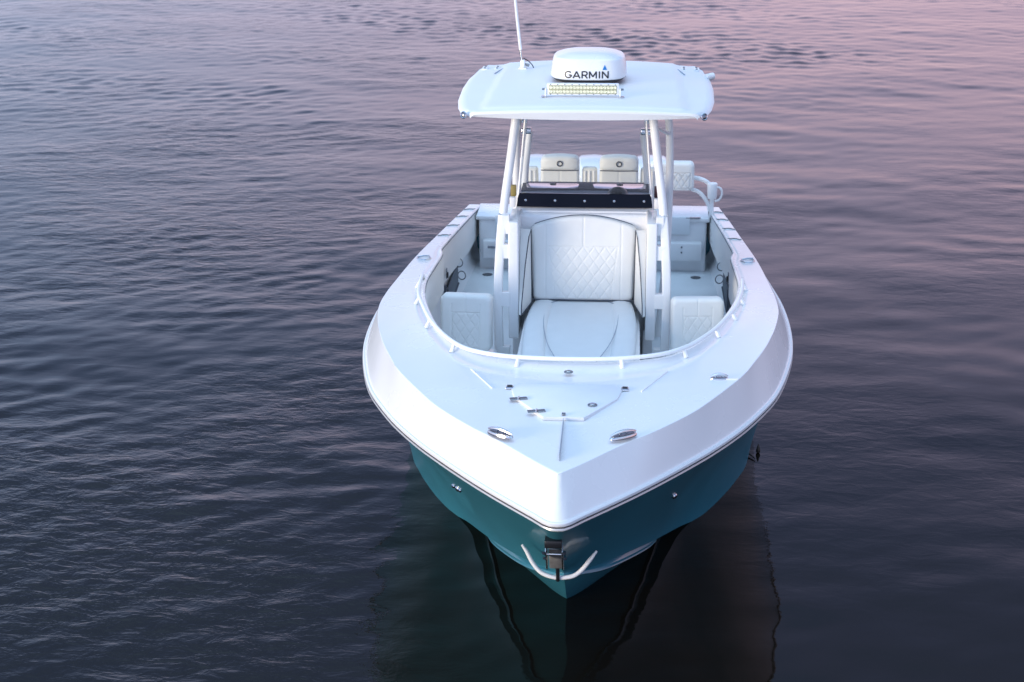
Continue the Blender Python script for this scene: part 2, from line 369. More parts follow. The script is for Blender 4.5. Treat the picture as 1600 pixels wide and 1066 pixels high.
Aln = [(0, 1.05, .50), (.1, 1.13, .485), (.275, 1.36, .435), (.44, 1.70, .345), (.60, 2.13, .215), (.71, 2.46, .115), (.83, 2.77, .035), (1.06, 3.15, -.02), (1.31, 3.72, -.03), (1.465, 4.3, -.04), (1.56, 5.5, -.05), (1.51, 7, -.05), (1.43, 9, -.05)]
Rln = [(0, 0), (.27, .26), (.60, .645), (.90, 1.06), (1.19, 1.56), (1.36, 1.94), (1.43, 2.12), (1.55, 2.58), (1.665, 3.2), (1.725, 3.9), (1.708, 5.4), (1.62, 7), (1.49, 9)]
Bln = [(0, 1.09, .462), (.085, 1.15, .45), (.235, 1.37, .375), (.38, 1.72, .265), (.555, 2.27, .095), (.64, 2.62, 0), (.72, 2.9, -.06), (.92, 3.3, -.09), (1.15, 3.9, -.12), (1.30, 4.5, -.14), (1.40, 5.5, -.16), (1.40, 7, -.16), (1.36, 9, -.16)]
Kln = [(0, 1.13, .43), (0, 1.25, .33), (0, 1.55, .06), (0, 1.85, -.16), (0, 2.3, -.36), (0, 2.7, -.46), (0, 3.0, -.5), (0, 3.5, -.55), (0, 4.0, -.57), (0, 4.6, -.58), (0, 5.6, -.58), (0, 7, -.58), (0, 9, -.58)]
dA = np.arange(len(Aln)); q = np.linspace(0, len(Aln) - 1, NS)
def cs(P):
    P = np.asarray(P, float); m = np.gradient(P, axis=0); m[0] = P[1] - P[0]
    i = np.minimum(q.astype(int), len(P) - 2); tt = (q - i)[:, None]
    return (2*tt**3-3*tt**2+1)*P[i]+(tt**3-2*tt**2+tt)*m[i]+(-2*tt**3+3*tt**2)*P[i+1]+(tt**3-tt**2)*m[i+1]
cA, cB, cK = cs(Aln), cs(Bln), cs(Kln)
# foot of the topside on the rail curve, found on the fine rail so that rail and hull agree
fine = fair(catmull([(x, y, zr(y)) for x, y in railxy], 3000), 3000 / 400)
dfin = np.r_[0, np.cumsum(np.linalg.norm(np.diff(fine, axis=0), axis=1))]
arc = [dfin[np.argmin((fine[:, 0]-x)**2 + (fine[:, 1]-y)**2)] for x, y in Rln]
ai = np.interp(q, dA, arc)
cR = np.stack([np.interp(ai, dfin, fine[:, k]) for k in range(3)], 1); cR[:, 2] -= .012
def hull_pt(si, t_):
    a, r = cA[si], cR[si]; g = t_ ** 1.36
    return np.array([a[0] + (r[0] - a[0]) * g, a[1] + (r[1] - a[1]) * (t_ ** 1.0), a[2] + (r[2] - a[2]) * t_])
def l3(a, b_, f): return a + (b_ - a) * f
rows = []
for t_ in np.linspace(1, 0, 22):
    h = np.array([hull_pt(i, t_) for i in range(NS)]); rows.append(h)
def outw(c, d): c = c.copy(); k = np.clip(c[:, 0] / .15, 0, 1); c[:, 0] += d * k; c[:, 1] -= d * .6 * (1 - .5 * k); return c
cI = outw(cA, -.05); cI[:, 2] -= .016
rows += [cI, outw(l3(cA, cB, .45), -.030), outw(l3(cA, cB, .75), .004), outw(cB, .016), outw(cB - np.array([0, 0, .008]), .020), outw(l3(cB, cK, .02), .004), l3(cB, cK, .10), cB * .5 + cK * .5, cK]
hm = MB()
mir = np.array([-1, 1, 1])
full = [np.concatenate([(r * mir)[::-1][:-1], r]) for r in rows]
hm.add(*loft(full))
tr_ = [r[-1] for r in full] + [r[0] for r in full][::-1]
hm.add(tr_, [tuple(range(len(tr_)))])
hull = hm.build('hull', TEAL, boat, 28)
def full2(c): return np.concatenate([(c * mir)[::-1][:-1], c])
# rub rail: vinyl band with a dark insert and a steel strip along its lower edge
def band(c, prof):
    """sweep a closed profile (outward, up) along the full curve"""
    P = full2(c); T = np.gradient(P, axis=0); T[:, 2] = 0; T /= np.linalg.norm(T, axis=1)[:, None]
    nrm = np.stack([T[:, 1], -T[:, 0], 0 * T[:, 0]], 1)
    rows = [P + nrm * o + np.array([0, 0, z]) for o, z in prof]
    V, F = loft(rows + [rows[0]]); return V, F
railc = rail
put('rub_rail', band(railc, [(.0, .006), (.010, .008), (.015, .016), (.014, .030), (.006, .037), (-.02, .037), (-.02, .006)]), RAILM, boat)
put('rail_insert', band(railc, [(.0, .001), (.011, .001), (.012, .0055), (.0, .007)]), DARKSTRIP, boat)
put('steel_strip', band(railc, [(-.01, -.016), (.008, -.017), (.017, -.010), (.015, .0005), (-.01, .0005)]), STRIPM, boat)
# deck cap: groove over the rail, chamfered topside, crease, side decks and coaming lip
def offs(c, d):
    P = full2(c); T = np.gradient(P, axis=0); T[:, 2] = 0; T /= np.linalg.norm(T, axis=1)[:, None]
    nrm = np.stack([T[:, 1], -T[:, 0], 0 * T[:, 0]], 1); r = P + nrm * d; return r[NS - 1:]
def upz(c, z): c = c.copy(); c[:, 2] += z; return c
r0 = upz(offs(rail, -.002), .036); r0[0, 0] = 0
r1 = upz(offs(rail, -.010), .0385); r1[0, 0] = 0
r2 = upz(offs(rail, -.013), .047); r2[0, 0] = 0
rows = [upz(r0, -.06), r0, r1, r2]
for f in (.04, .3, .6, .88, .965, .99, 1.0): rows.append(l3(r2, crease, f))
n_ch = len(rows)
fb = np.clip(1 - (crease[:, 1] - .2) / 3.2, 0, 1)          # foredeck factor
for f in (.012, .04, .1, .25, .4, .55, .68, .76, .80, .83, .88, .93, .955, .975, 1.0):
    p = l3(crease, inner, f)
    camber = .035 * fb * math.sin(math.pi * min(f, 1) * .9) * np.ones(NS)
    dip = -.012 * np.clip(1 - abs(f - .865) / .075, 0, 1) ** .5
    p[:, 2] += camber * .6 + dip + (.012 if f > .94 else 0)
    rows.append(p)
lipdn = upz(inner, -.03); lipdn2 = upz(offs(inner, .02), -.035)
rows += [upz(offs(inner, -.008), .0), lipdn]
put('deck_cap', (lambda vf: vf)(loft([full2(r) for r in rows])), GEL, boat, angle=75)
# nonskid inlay would follow the deck; the casting itself is one colour, so only the rough finish differs
deckz = lambda x, y: 1.672 - .03 * abs(x) if y < 2.2 else float(zd(y))

# cockpit liner: bolster, recess under it, wall down to the sole
SZ = .42
w0 = upz(inner, -.03); w1 = upz(offs(inner, -.015), -.10); w2 = upz(offs(inner, -.012), -.36); w2[:, 2] = np.maximum(w2[:, 2], .74)
def hull_half(y, z):
    g = [hull_pt(i, min(max((z - cA[i][2]) / (cR[i][2] - cA[i][2]), 0), 1)) for i in range(NS)]
    g = np.array(g); return np.interp(y, g[:, 1], g[:, 0])
def inside(c, z, gap=.08):
    c = c.copy(); c[:, 2] = z; c[:, 0] = np.minimum(c[:, 0], np.maximum(hull_half(c[:, 1], z) - gap, 0)); c[0, 0] = 0; return c
aft = smooth(3.5, 5.5, inner[:, 1])[:, None]
w3 = l3(offs(inner, -.012), offs(inner, .07), aft); w3[:, 2] = w2[:, 2] - .03
w3[:, 0] = np.minimum(w3[:, 0], hull_half(w3[:, 1], .72) - .05)
w4 = inside(l3(offs(inner, -.03), offs(inner, .05), aft), SZ + .08)
w5 = inside(l3(offs(inner, -.05), inner, aft), SZ)
for c in (w0, w1, w2, w3, w4, w5): c[0, 0] = 0
put('coaming_bolster', loft([full2(w0), full2(w1), full2(l3(w1, w2, .5)), full2(w2), full2(w3)]), VINYL, boat)
put('cockpit_liner', loft([full2(w3 + np.array([0, 0, -.002])), full2(w4), full2(w5)]), LINER, boat)
sp = full2(w5); sp = sp[::2]
sole_poly = np.concatenate([sp, [[sp[-1][0], 8.96, SZ], [sp[0][0], 8.96, SZ]]]); sole_poly[:, 2] = SZ
put('cockpit_sole', (sole_poly, [tuple(range(len(sole_poly)))]), SOLE, boat)
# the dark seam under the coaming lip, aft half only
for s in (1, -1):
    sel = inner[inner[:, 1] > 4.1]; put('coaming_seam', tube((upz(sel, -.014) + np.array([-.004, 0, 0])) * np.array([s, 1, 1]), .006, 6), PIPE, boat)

# deck hatch, ridges and seams
def deckpoly(pts): return [(x, y) for x, y in pts]
hz = 1.6735
hatch = empty('anchor_hatch', (0, 0, 0), boat)
put('hatch_lid', prism([(-.34, 1.27), (-.13, .925), (.13, .925), (.34, 1.27), (.37, 1.42), (.33, 1.53), (-.33, 1.53), (-.37, 1.42)], hz - .02, hz + .0035, .003), NONSKID, hatch)
for (x, y) in ((-.31, 1.22), (-.18, 1.005)):
    h = empty('hinge', (x, y, hz + .008), hatch)
    d = Vector((-.85, .53, 0)).normalized()
    M_ = RZ(math.radians(14))
    put('leaf', box((-.03, 0, 0), (.055, .042, .008), .003, 1, M_), DSTEEL, h); put('leaf', box((.032, .012, 0), (.055, .042, .008), .003, 1, M_), DSTEEL, h)
    put('pin', tube([(0, -.022, .004), (.002, .03, .004)], .006, 8), STEEL, h)
lt = put('hatch_latch', box((.0, .955, hz + .014), (.026, .03, .012), .004), DSTEEL, hatch)
def deck_strip(a, b_, wd=.008, m=GEL, h=.004, name='deck_ridge'):
    a = np.array(a, float); b_ = np.array(b_, float); d = (b_ - a) / np.linalg.norm(b_ - a); n = np.array([-d[1], d[0]]) * wd / 2
    return put(name, prism([tuple(a - n), tuple(b_ - n), tuple(b_ + n), tuple(a + n)], 1.655, 1.672 + h, .002), m, boat)
deck_strip((-.68, 1.80), (-.50, 1.43)); deck_strip((.68, 1.82), (.50, 1.43))
put('deck_seam', prism([(-.002, .34), (.002, .34), (.002, .91), (-.002, .91)], 1.62, 1.6748), SEAM, boat)
put('deck_ridge', prism([(.99, 1.70), (1.16, 1.72), (1.16, 1.735), (.99, 1.715)], 1.655, 1.668, .002), GEL, boat)

# cleats and small deck steel
def cleat(loc, rz, L=.20, name='cleat'):
    e = empty(name, loc, boat); e.rotation_euler = (0, 0, rz)
    th = np.linspace(0, 2 * math.pi, 28, endpoint=False)
    put('base', lathe([(L*.5, 0), (L*.5, .008), (L*.46, .016), (L*.44, .017)], 28, sx=1, sy=.36), STEEL, e)
    put('recess', lathe([(L*.40, .0165), (L*.40, .019)], 24, sx=1, sy=.30), DSTEEL, e)
    xs = np.linspace(-L*.46, L*.46, 11)
    put('horn', tube([(x, 0, .040 - .014 * (abs(x) / (L*.46)) ** 2) for x in xs], [.006 + .006 * (1 - (x/(L*.46))**2) for x in xs], 10), STEEL, e)
    for sx in (-1, 1): put('post', tube([(sx*.025, 0, .015), (sx*.022, 0, .038)], .008, 8), STEEL, e)
    return e
cleat((-.385, .645, hz - .014), math.radians(-33)); cleat((.385, .655, hz - .014), math.radians(33))
def lock(loc):
    e = empty('chock', loc, boat)
    put('plate', box((0, 0, 0), (.05, .06, .012), .004), STEEL, e); put('slot', box((0, .012, .007), (.036, .024, .008), .002), BLACK, e)
lock((-.385, 1.45, hz)); lock((.39, 1.46, hz))
def fill_cap(loc, r=.032):
    e = empty('deck_fitting', loc, boat)
    put('flange', lathe([(r, 0), (r, .004), (r*.85, .007)], 20), DSTEEL, e); put('plug', lathe([(r*.6, .004), (r*.6, .010), (r*.5, .012)], 16), STEEL, e)
fill_cap((0, 1.75, hz + .006)); fill_cap((.18, 1.14, hz + .006))
cleat((1.03, 1.72, 1.655), math.radians(8), .13, 'spring_cleat')
for s, y in ((-1, 5.65), (1, 5.75)):
    z = float(zd(y)) + .003
    e = empty('pop_up_cleat', (s * 1.50, y, z), boat)
    put('ring', ring((0, 0, .004), .062, .008, 28, 8), STEEL, e); put('well', lathe([(.055, 0), (.055, .003)], 24), GEL, e)
    put('horn', tube([(-.05, -.02, .02), (0, 0, .026), (.05, .02, .02)], .009, 8), STEEL, e)
for s in (-1, 1):
    for y, x in ((6.93, 1.455), (7.54, 1.435), (8.13, 1.40), (8.62, 1.372)):
        z = float(zd(y)) + .002
        e = empty('rod_holder', (s * x, y, z), boat); e.rotation_euler = (.11, 0, -s * .25)
        put('flange', lathe([(.058, 0), (.058, .003), (.05, .005)], 24, sx=1, sy=.42), STEEL, e)
        put('mouth', lathe([(.036, .0052), (.036, .0065)], 20, sx=1, sy=.45), BLACK, e)
        put('cap_hinge', tube([(-.07, -.01, .007), (.07, -.01, .007)], .005, 8), DSTEEL, e)

# bow rail
rxy = [(-1.39, 4.75), (-1.37, 4.55), (-1.345, 4.2), (-1.30, 3.75), (-1.21, 3.3), (-1.09, 2.82), (-.99, 2.53), (-.87, 2.27), (-.74, 2.09), (-.60, 2.0), (-.45, 1.945), (-.25, 1.915), (0, 1.905), (.25, 1.92), (.48, 1.975), (.66, 2.06), (.82, 2.22), (.95, 2.45), (1.06, 2.72), (1.16, 3.05), (1.24, 3.4), (1.30, 3.8), (1.345, 4.2), (1.37, 4.55), (1.39, 4.75)]
bow = empty('bow_rail', (0, 0, 0), boat)
rp = catmull([(x, y, float(zd(y)) + (.062 if 0 < k < len(rxy) - 1 else .0)) for k, (x, y) in enumerate(rxy)], 160)
put('tube', tube(rp, .0155, 12), POWDER, bow)
for (x, y) in ((-1.355, 4.3), (-1.27, 3.6), (-1.09, 2.82), (-.84, 2.22), (-.36, 1.93), (.36, 1.945), (.80, 2.20), (1.05, 2.70), (1.20, 3.22), (1.30, 3.8), (1.36, 4.4)):
    z = float(zd(y)); n = np.array([x, (y - 4.2) * .6]); n /= np.linalg.norm(n); e = n * .035
    put('stanchion', tube([(x, y, z + .06), (x + e[0] * .5, y + e[1] * .5, z + .03), (x + e[0], y + e[1], z - .004)], [.014, .014, .018], 10), POWDER, bow)

# hull fittings
def nearest_hull(px, pz, s):
    best = None
    for i in range(1, NS - 20):
        for t_ in np.linspace(.1, .95, 60):
            p = hull_pt(i, t_); d = (p[0] - abs(px)) ** 2 + (p[2] - pz) ** 2
            if best is None or d < best[0]: best = (d, p)
    p = best[1].copy(); p[0] *= s; return p
for (x, z, s, r) in ((.735, .90, -1, .018), (.76, .85, -1, .022), (.80, .80, -1, .018), (.745, .86, 1, .022)):
    p = nearest_hull(x, z, s); nrm = Vector((s * .66, -.62, -.30)).normalized()
    e = empty('drain_fitting', tuple(p), boat); e.rotation_euler = nrm.to_track_quat('Z', 'Y').to_euler()
    put('flange', lathe([(r, -.01), (r, .010), (r*.7, .018)], 16), STEEL, e); put('opening', lathe([(r*.5, .017), (r*.5, .0195)], 12), BLACK, e)

# bow roller and stem plate
br = empty('bow_roller', (0, 0, 0), boat)
st = lambda z: float(np.interp(z, [.50, 1.33], [1.05, 0.0]))
put('pocket', box((-.03, st(1.12) - .01, 1.135), (.105, .14, .05), .006), BLACK, br)
put('stem_plate', box((-.03, st(.86) - .045, .86), (.085, .012, .28), .005, 2, RX(math.radians(38))), BRUSHED, br)
put('pin', tube([(-.10, st(1.0) - .085, 1.0), (.04, st(1.0) - .085, 1.0)], .006, 10), STEEL, br)
for sx in (-1, 1):
    put('cheek', box((-.03 + sx * .05, st(.97) - .06, .97), (.01, .10, .26), .004, 2, RX(math.radians(38))), STEEL, br)
    for z in (1.03, .93): put('bolt', lathe([(.012, -.01), (.012, .01)], 10, c=(-.03 + sx * .062, st(z) - .085, z)), STEEL, br)

# anchor held in the bow roller (a thing of its own)
anc = empty('anchor', (0, 0, 0), label='white anchor with curved flukes hanging from the bow roller at the stem', category='anchor')
fl = catmull([(-.262, .80, .825), (-.235, .80, .785), (-.19, .79, .70), (-.14, .775, .645), (-.07, .765, .618), (-.025, .765, .612), (.02, .765, .615), (.08, .77, .628), (.13, .785, .665), (.185, .80, .735), (.225, .81, .79)], 50)
rad = .0145 * np.minimum(1, .55 + 4 * np.minimum(np.linspace(0, 1, 50), 1 - np.linspace(0, 1, 50)))
put('fluke', tube(fl, rad, 12), POWDER, anc)
put('shank', tube([(-.028, .47, 1.00), (-.027, .56, .93), (-.026, .66, .80), (-.025, .735, .66), (-.025, .752, .598)], [.011, .012, .012, .013, .013], 8), BLACK, anc)
put('shackle', ring((-.028, .50, .99), .022, .006, 16, 8, (1, 0, .2)), STEEL, anc)

# ------------------------------------------------------------------ console with lounge seat
con = empty('console', (0, 0, 0), boat)
put('console_body', box((0, 5.75, 1.16), (1.24, 1.14, 1.49), .04, 4), GEL, con)
put('console_hood', loft([[(x, 5.20, 1.55) for x in (-.60, -.3, 0, .3, .60)], [(x, 5.19, 1.86) for x in (-.61, -.3, 0, .3, .61)], [(x, 5.24, 1.915 + .004*(1-abs(x))) for x in (-.61, -.3, 0, .3, .61)], [(x, 5.34, 1.93) for x in (-.61, -.3, 0, .3, .61)]]), GEL, con)
for s in (-1, 1):
    put('side_wing', box((s * .600, 5.015, 1.40), (.088, .49, 1.06), .010, 3), GEL, con)
    put('kick_panel', box((s * .585, 5.20, .65), (.09, .34, .46), .012, 2), LINER, con)
put('seat_base', box((0, 4.25, .735), (1.02, 1.70, .61), .02, 3), GEL, con)
ls = empty('lounge_seat', (0, 0, 0), boat)
N3 = Vector((0, -1, .10)).normalized(); U3 = Vector((1, 0, 0)); V3 = Vector((0, .10, 1)).normalized()
v, f = cushion(.445, .67, .11, rc=.05, r=.03, arch=.10, hw_top=.475, quilt=(.25, .31, .015, .50, .098, .136, .0048), seams=(('x', 0.0, .50, .9, .005), ('x', .335, 0, .9, .004), ('x', -.335, 0, .9, .004)), nu=150, nv=118)
put('backrest', (frame(v, (0, 5.15, 1.125), U3, V3, N3), f), VINYL, ls, angle=60)
# piping round the backrest
pp = []
for a in np.linspace(0, 1, 41):
    x = -.44 + .0
th = np.linspace(-1, 1, 41)
top = [(.472 * np.sign(k) * min(1, abs(k) * 1.0), .67 + .10 * (1 - k * k) - (.05 * max(0, (abs(k) - .9) / .1) ** 2)) for k in th]
edge = [(-.447, .01), (-.455, .2), (-.468, .5), (-.474, .605)] + top[1:-1] + [(.474, .605), (.468, .5), (.455, .2), (.447, .01)]
put('piping', tube(frame([(x, y, .045) for x, y in edge], (0, 5.15, 1.125), U3, V3, N3), .006, 8), PIPE, ls)
# seat: centre pad between two side bolsters
put('seat_pad', (frame(cushion(.34, 1.75, .14, rc=.10, r=.03, nu=40, nv=60)[0], (0, 5.09, 1.0), (1, 0, 0), (0, -1, -.02), (0, 0, 1)), cushion(.34, 1.75, .14, rc=.10, r=.03, nu=40, nv=60)[1]), SEATV, ls, angle=60)
for s in (-1, 1):
    P = catmull([(s*.335, 5.07, 1.085), (s*.355, 4.9, 1.088), (s*.375, 4.55, 1.088), (s*.375, 4.2, 1.083), (s*.365, 3.8, 1.075), (s*.345, 3.4, 1.07)], 40)
    V = []; n = 18
    T = np.gradient(P, axis=0)
    for k in range(40):
        th2 = np.linspace(0, 2 * math.pi, n, endpoint=False); e_ = 1 - .25 * (k / 39.0)
        V.append(np.c_[P[k, 0] + .106 * np.sign(np.cos(th2)) * abs(np.cos(th2)) ** .7, np.full(n, P[k, 1]), P[k, 2] + .068 * np.sign(np.sin(th2)) * abs(np.sin(th2)) ** .8])
    F = [(k*n+i, k*n+(i+1) % n, (k+1)*n+(i+1) % n, (k+1)*n+i) for k in range(39) for i in range(n)] + [tuple(range(n)), tuple(39*n+i for i in range(n))]
    put('side_bolster', (np.concatenate(V), F), SEATV, ls, angle=60)
    put('piping', tube(catmull([(s*.225, 5.04, 1.138), (s*.285, 4.96, 1.144), (s*.315, 4.8, 1.148), (s*.32, 4.5, 1.148), (s*.30, 4.2, 1.144), (s*.25, 3.85, 1.14), (s*.15, 3.45, 1.132)], 40), .0035, 8), PIPE2, ls)
    tri = [(.462, 5.035, 1.80), (.457, 5.035, 1.13), (.532, 4.73, 1.10), (.530, 4.76, 1.20), (.505, 4.88, 1.52), (.478, 4.98, 1.75)]
    vt = [(s * x, y, z) for x, y, z in tri] + [(s * .553, y + .02, z) for x, y, z in tri]; n = 6
    put('side_pad', (vt, [tuple(range(n)), tuple(range(n, 2*n))[::-1]] + [(i, (i+1) % n, n+(i+1) % n, n+i) for i in range(n)]), VINYL, ls)
    put('piping', tube([(s * (x - .003), y - .003, z) for x, y, z in (tri[2], tri[3], tri[4], tri[5], tri[0], tri[1], tri[2])], .005, 6), PIPE, ls)
put('piping', tube(catmull([(-.44, 5.03, 1.153), (-.2, 5.035, 1.15), (0, 5.035, 1.149), (.2, 5.035, 1.15), (.44, 5.03, 1.153)], 20), .007, 8), PIPE, ls)

# ------------------------------------------------------------------ windshield and dash
ws = empty('windshield', (0, 0, 0), boat)
bz0, bz1 = 1.938, 2.052
put('lower_band', loft([[(x, 5.285 + .02*abs(x), bz0) for x in np.linspace(-.605, .605, 13)], [(x, 5.325 + .02*abs(x), bz1) for x in np.linspace(-.592, .592, 13)], [(x, 5.335 + .02*abs(x), bz1) for x in np.linspace(-.592, .592, 13)], [(x, 5.295 + .02*abs(x), bz0) for x in np.linspace(-.605, .605, 13)]]), NAVY, ws)
for x in (-.525, -.262, .002, .265, .53):
    put('screw', lathe([(.0, -.006), (.013, -.004), (.013, .002), (.008, .007), (.001, .008)], 12), STEEL, ws)
    o = COL.objects[-1]; o.location = (x, 5.302 + .02*abs(x), 1.992); o.rotation_euler = (math.radians(100), 0, 0)
g0 = [(x, 5.332 + .02*abs(x), 2.053) for x in np.linspace(-.59, .59, 13)]; g1 = [(x, 5.47 + .02*abs(x), 2.82) for x in np.linspace(-.515, .515, 13)]
put('pane', loft([g0, g1, [(x, y + .006, z) for x, y, z in g1], [(x, y + .006, z) for x, y, z in g0], g0]), GLASS, ws)
for s in (-1, 1):
    put('side_frame', tube([(s*.60, 5.325, 1.94), (s*.575, 5.37, 2.25), (s*.528, 5.46, 2.80)], .009, 8), POWDER, ws)
    put('side_seal', tube([(s*.585, 5.33, 2.05), (s*.56, 5.37, 2.25), (s*.512, 5.46, 2.80)], .004, 6), SEAM, ws)
    put('hinge_block', box((s*.545, 5.46, 2.70), (.05, .05, .07), .006), STEEL, ws)
    put('hinge_block', box((s*.645, 5.34, 1.97), (.05, .06, .09), .006), POWDER, ws)
dash = empty('dash', (0, 0, 0), boat)
ex = np.linspace(-.575, .575, 13)
put('dash_top', loft([[(x, 5.35, 2.030) for x in ex], [(x, 5.36, 2.036) for x in ex], [(x, 5.56, 2.040) for x in ex], [(x, 5.56, 1.95) for x in ex]]), DASHG, dash)
put('dash_hood', loft([[(x, 5.46 + .055*(1-(x/.575)**2), 2.00) for x in ex], [(x, 5.46 + .055*(1-(x/.575)**2), 2.046) for x in ex], [(x, 5.50 + .03*(1-(x/.575)**2), 2.051) for x in ex], [(x, 5.775, 2.054) for x in ex], [(x, 5.785, 2.03) for x in ex], [(x, 5.80, 1.7) for x in ex]]), DASH, dash)
for cx in (-.30, .31):
    pts = [(cx + a, 5.525 + b_ * .76) for a, b_ in ((-.23, .04), (-.215, .015), (-.12, 0.005), (.12, .0), (.21, .01), (.235, .035), (.24, .20), (.22, .232), (-.22, .232), (-.245, .20))]
    put('instrument_panel', prism(pts, 2.045, 2.058, .003), MIRRORP, dash)
    put('panel_notch', prism([(cx - .03, 5.702), (cx - .018, 5.665), (cx + .018, 5.665), (cx + .03, 5.702)], 2.056, 2.064), BLACK, dash)
cp = empty('compass', (.295, 5.42, 2.036), boat)
put('bowl', lathe([(.088, 0), (.092, .006), (.080, .028), (.052, .050), (.022, .060), (.002, .062)], 24), BLACK, cp)

# ------------------------------------------------------------------ T-top legs and ladder plates
fr_ = empty('hardtop_frame', (0, 0, 0), boat)
for s in (-1, 1):
    lowp = catmull([(s*.718, 4.80, .42), (s*.732, 4.80, .80), (s*.738, 4.80, 1.10), (s*.733, 4.805, 1.42), (s*.712, 4.83, 1.78), (s*.695, 4.865, 1.98)], 26)
    th = np.linspace(0, 2 * math.pi, 20, endpoint=False); e6 = lambda a: np.sign(a) * abs(a) ** .4
    put('leg_fairing', loft([np.c_[p[0] + .039 * e6(np.cos(th)), p[1] + .036 * e6(np.sin(th)), np.full(20, p[2])] for p in lowp], True), POWDER, fr_)
    put('front_leg', tube(catmull([(s*.718, 4.80, .42), (s*.732, 4.80, .80), (s*.738, 4.80, 1.10), (s*.733, 4.82, 1.42), (s*.712, 4.87, 1.78), (s*.685, 4.95, 2.08), (s*.643, 5.02, 2.39), (s*.592, 5.08, 2.78), (s*.582, 5.09, 2.86)], 40), np.linspace(.034, .039, 40), 14), POWDER, fr_)
    for z0, z1 in ((1.815, 1.98), (1.60, 1.725), (1.165, 1.295), (.42, .79)):
        xo = .735 if z1 < 1.5 else (.72 if z1 < 1.75 else .70)
        put('tie_plate', box((s * (xo + .635) / 2, (4.80 if z1 < 1.5 else 4.82 if z1 < 1.75 else 4.845), (z0 + z1) / 2), (xo - .635, .068, z1 - z0), .003, 1), POWDER, fr_)
    put('tie_plate', box((s * .708, 4.83, 1.77), (.055, .064, .10), .003, 1), POWDER, fr_)
    q = s * (.87 if s < 0 else 1.0)
    put('rear_leg', tube(catmull([(q*.70, 6.22, .42), (q*.76, 6.22, 1.2), (q*.775, 6.22, 1.9), (q*.765, 6.22, 2.4), (q*.72, 6.2, 2.86)], 30), .036, 12), POWDER, fr_)
    put('cross_brace', tube([(q*.755, 6.2, 2.42), (s*.60, 5.6, 2.62), (s*.58, 5.3, 2.80)], .018, 10), POWDER, fr_)
    put('support_tube', tube([(s*.565, 5.75, 1.95), (s*.555, 5.75, 2.2), (s*.515, 5.75, 2.52)], [.03, .033, .03], 12), POWDER, fr_)
    put('clamp', box((s*.535, 5.62, 2.56), (.09, .10, .05), .01), STEEL, fr_)
put('roof_beam', tube(catmull([(-.52, 5.6, 2.80), (-.3, 5.6, 2.845), (0, 5.6, 2.855), (.3, 5.6, 2.845), (.52, 5.6, 2.80)], 20), .022, 10), POWDER, fr_)
put('side_lamp', box((-.64, 5.40, 2.06), (.05, .05, .10), .008), AMBER, fr_)
put('side_lamp', box((.645, 5.40, 2.06), (.05, .05, .10), .008), MAROON, fr_, label='dark red lamp block on the port side of the windshield')

# ------------------------------------------------------------------ hardtop
top = empty('hardtop', (0, 0, 0), boat)
def outline(yv): # half width along the length
    return np.interp(yv, [4.72, 4.80, 5.0, 5.4, 6.0, 6.5, 7.0, 7.25], [.98, 1.045, 1.085, 1.125, 1.145, 1.14, 1.10, 1.03])
ys = np.r_[4.690, 4.694, 4.704, 4.72, 4.76, 4.79, 4.82, np.linspace(4.9, 7.0, 22), 7.1, 7.2, 7.25]
def crown(k): return 2.930 + .018 * math.sin(math.pi * min(max(k, 0), 1)) - .012 * k
tops, bots = [], []
us = np.r_[-1, -.995, -.985, -.96, np.linspace(-.93, -.66, 10), np.linspace(-.6, .6, 17), np.linspace(.66, .93, 10), .96, .985, .995, 1]
for y in ys:
    hw = float(outline(max(y, 4.72))) - (.02 if y < 4.70 else 0)
    xs = hw * us
    yy = y + .06 * abs(us) ** 2.5 * np.clip(1 - (y - 4.69) / .6, 0, 1)
    k = (y - 4.69) / 2.56
    fr = (.024, .010, .003, 0.0)[int(np.searchsorted([4.691, 4.70, 4.71], y))]
    side = .030 * np.clip((abs(us) - .955) / .045, 0, 1) ** 2
    panel_hw = .86 - .03 * k
    step = .014 * np.clip((panel_hw - abs(xs)) / .022 + .5, 0, 1) * np.clip((y - 4.77) / .03, 0, 1)
    z = crown(k) - .050 * us ** 2 * (.75 + .25 * k) - side - fr
    tops.append(np.stack([xs, yy, z + step], 1))
    zb = 2.842 + .022 * k
    bots.append(np.stack([xs * .985, yy + (.010 if y < 4.72 else 0), np.full(len(us), zb) + .012 * us ** 2], 1))
hmb = MB(); hmb.add(*loft(tops)); hmb.add(*loft(bots))
per_t = np.concatenate([tops[0], [r[-1] for r in tops[1:]], tops[-1][::-1][1:], [r[0] for r in tops[::-1][1:]]])
per_b = np.concatenate([bots[0], [r[-1] for r in bots[1:]], bots[-1][::-1][1:], [r[0] for r in bots[::-1][1:]]])
hmb.add(*loft([per_t, per_b]))
hmb.build('roof_shell', ROOFM, top, 30)
def roofz(x, y):
    k = (y - 4.69) / 2.56; hw = float(outline(y)); u = x / hw
    return crown(k) - .050 * u * u * (.75 + .25 * k) + (.014 if abs(x) < .84 else 0)
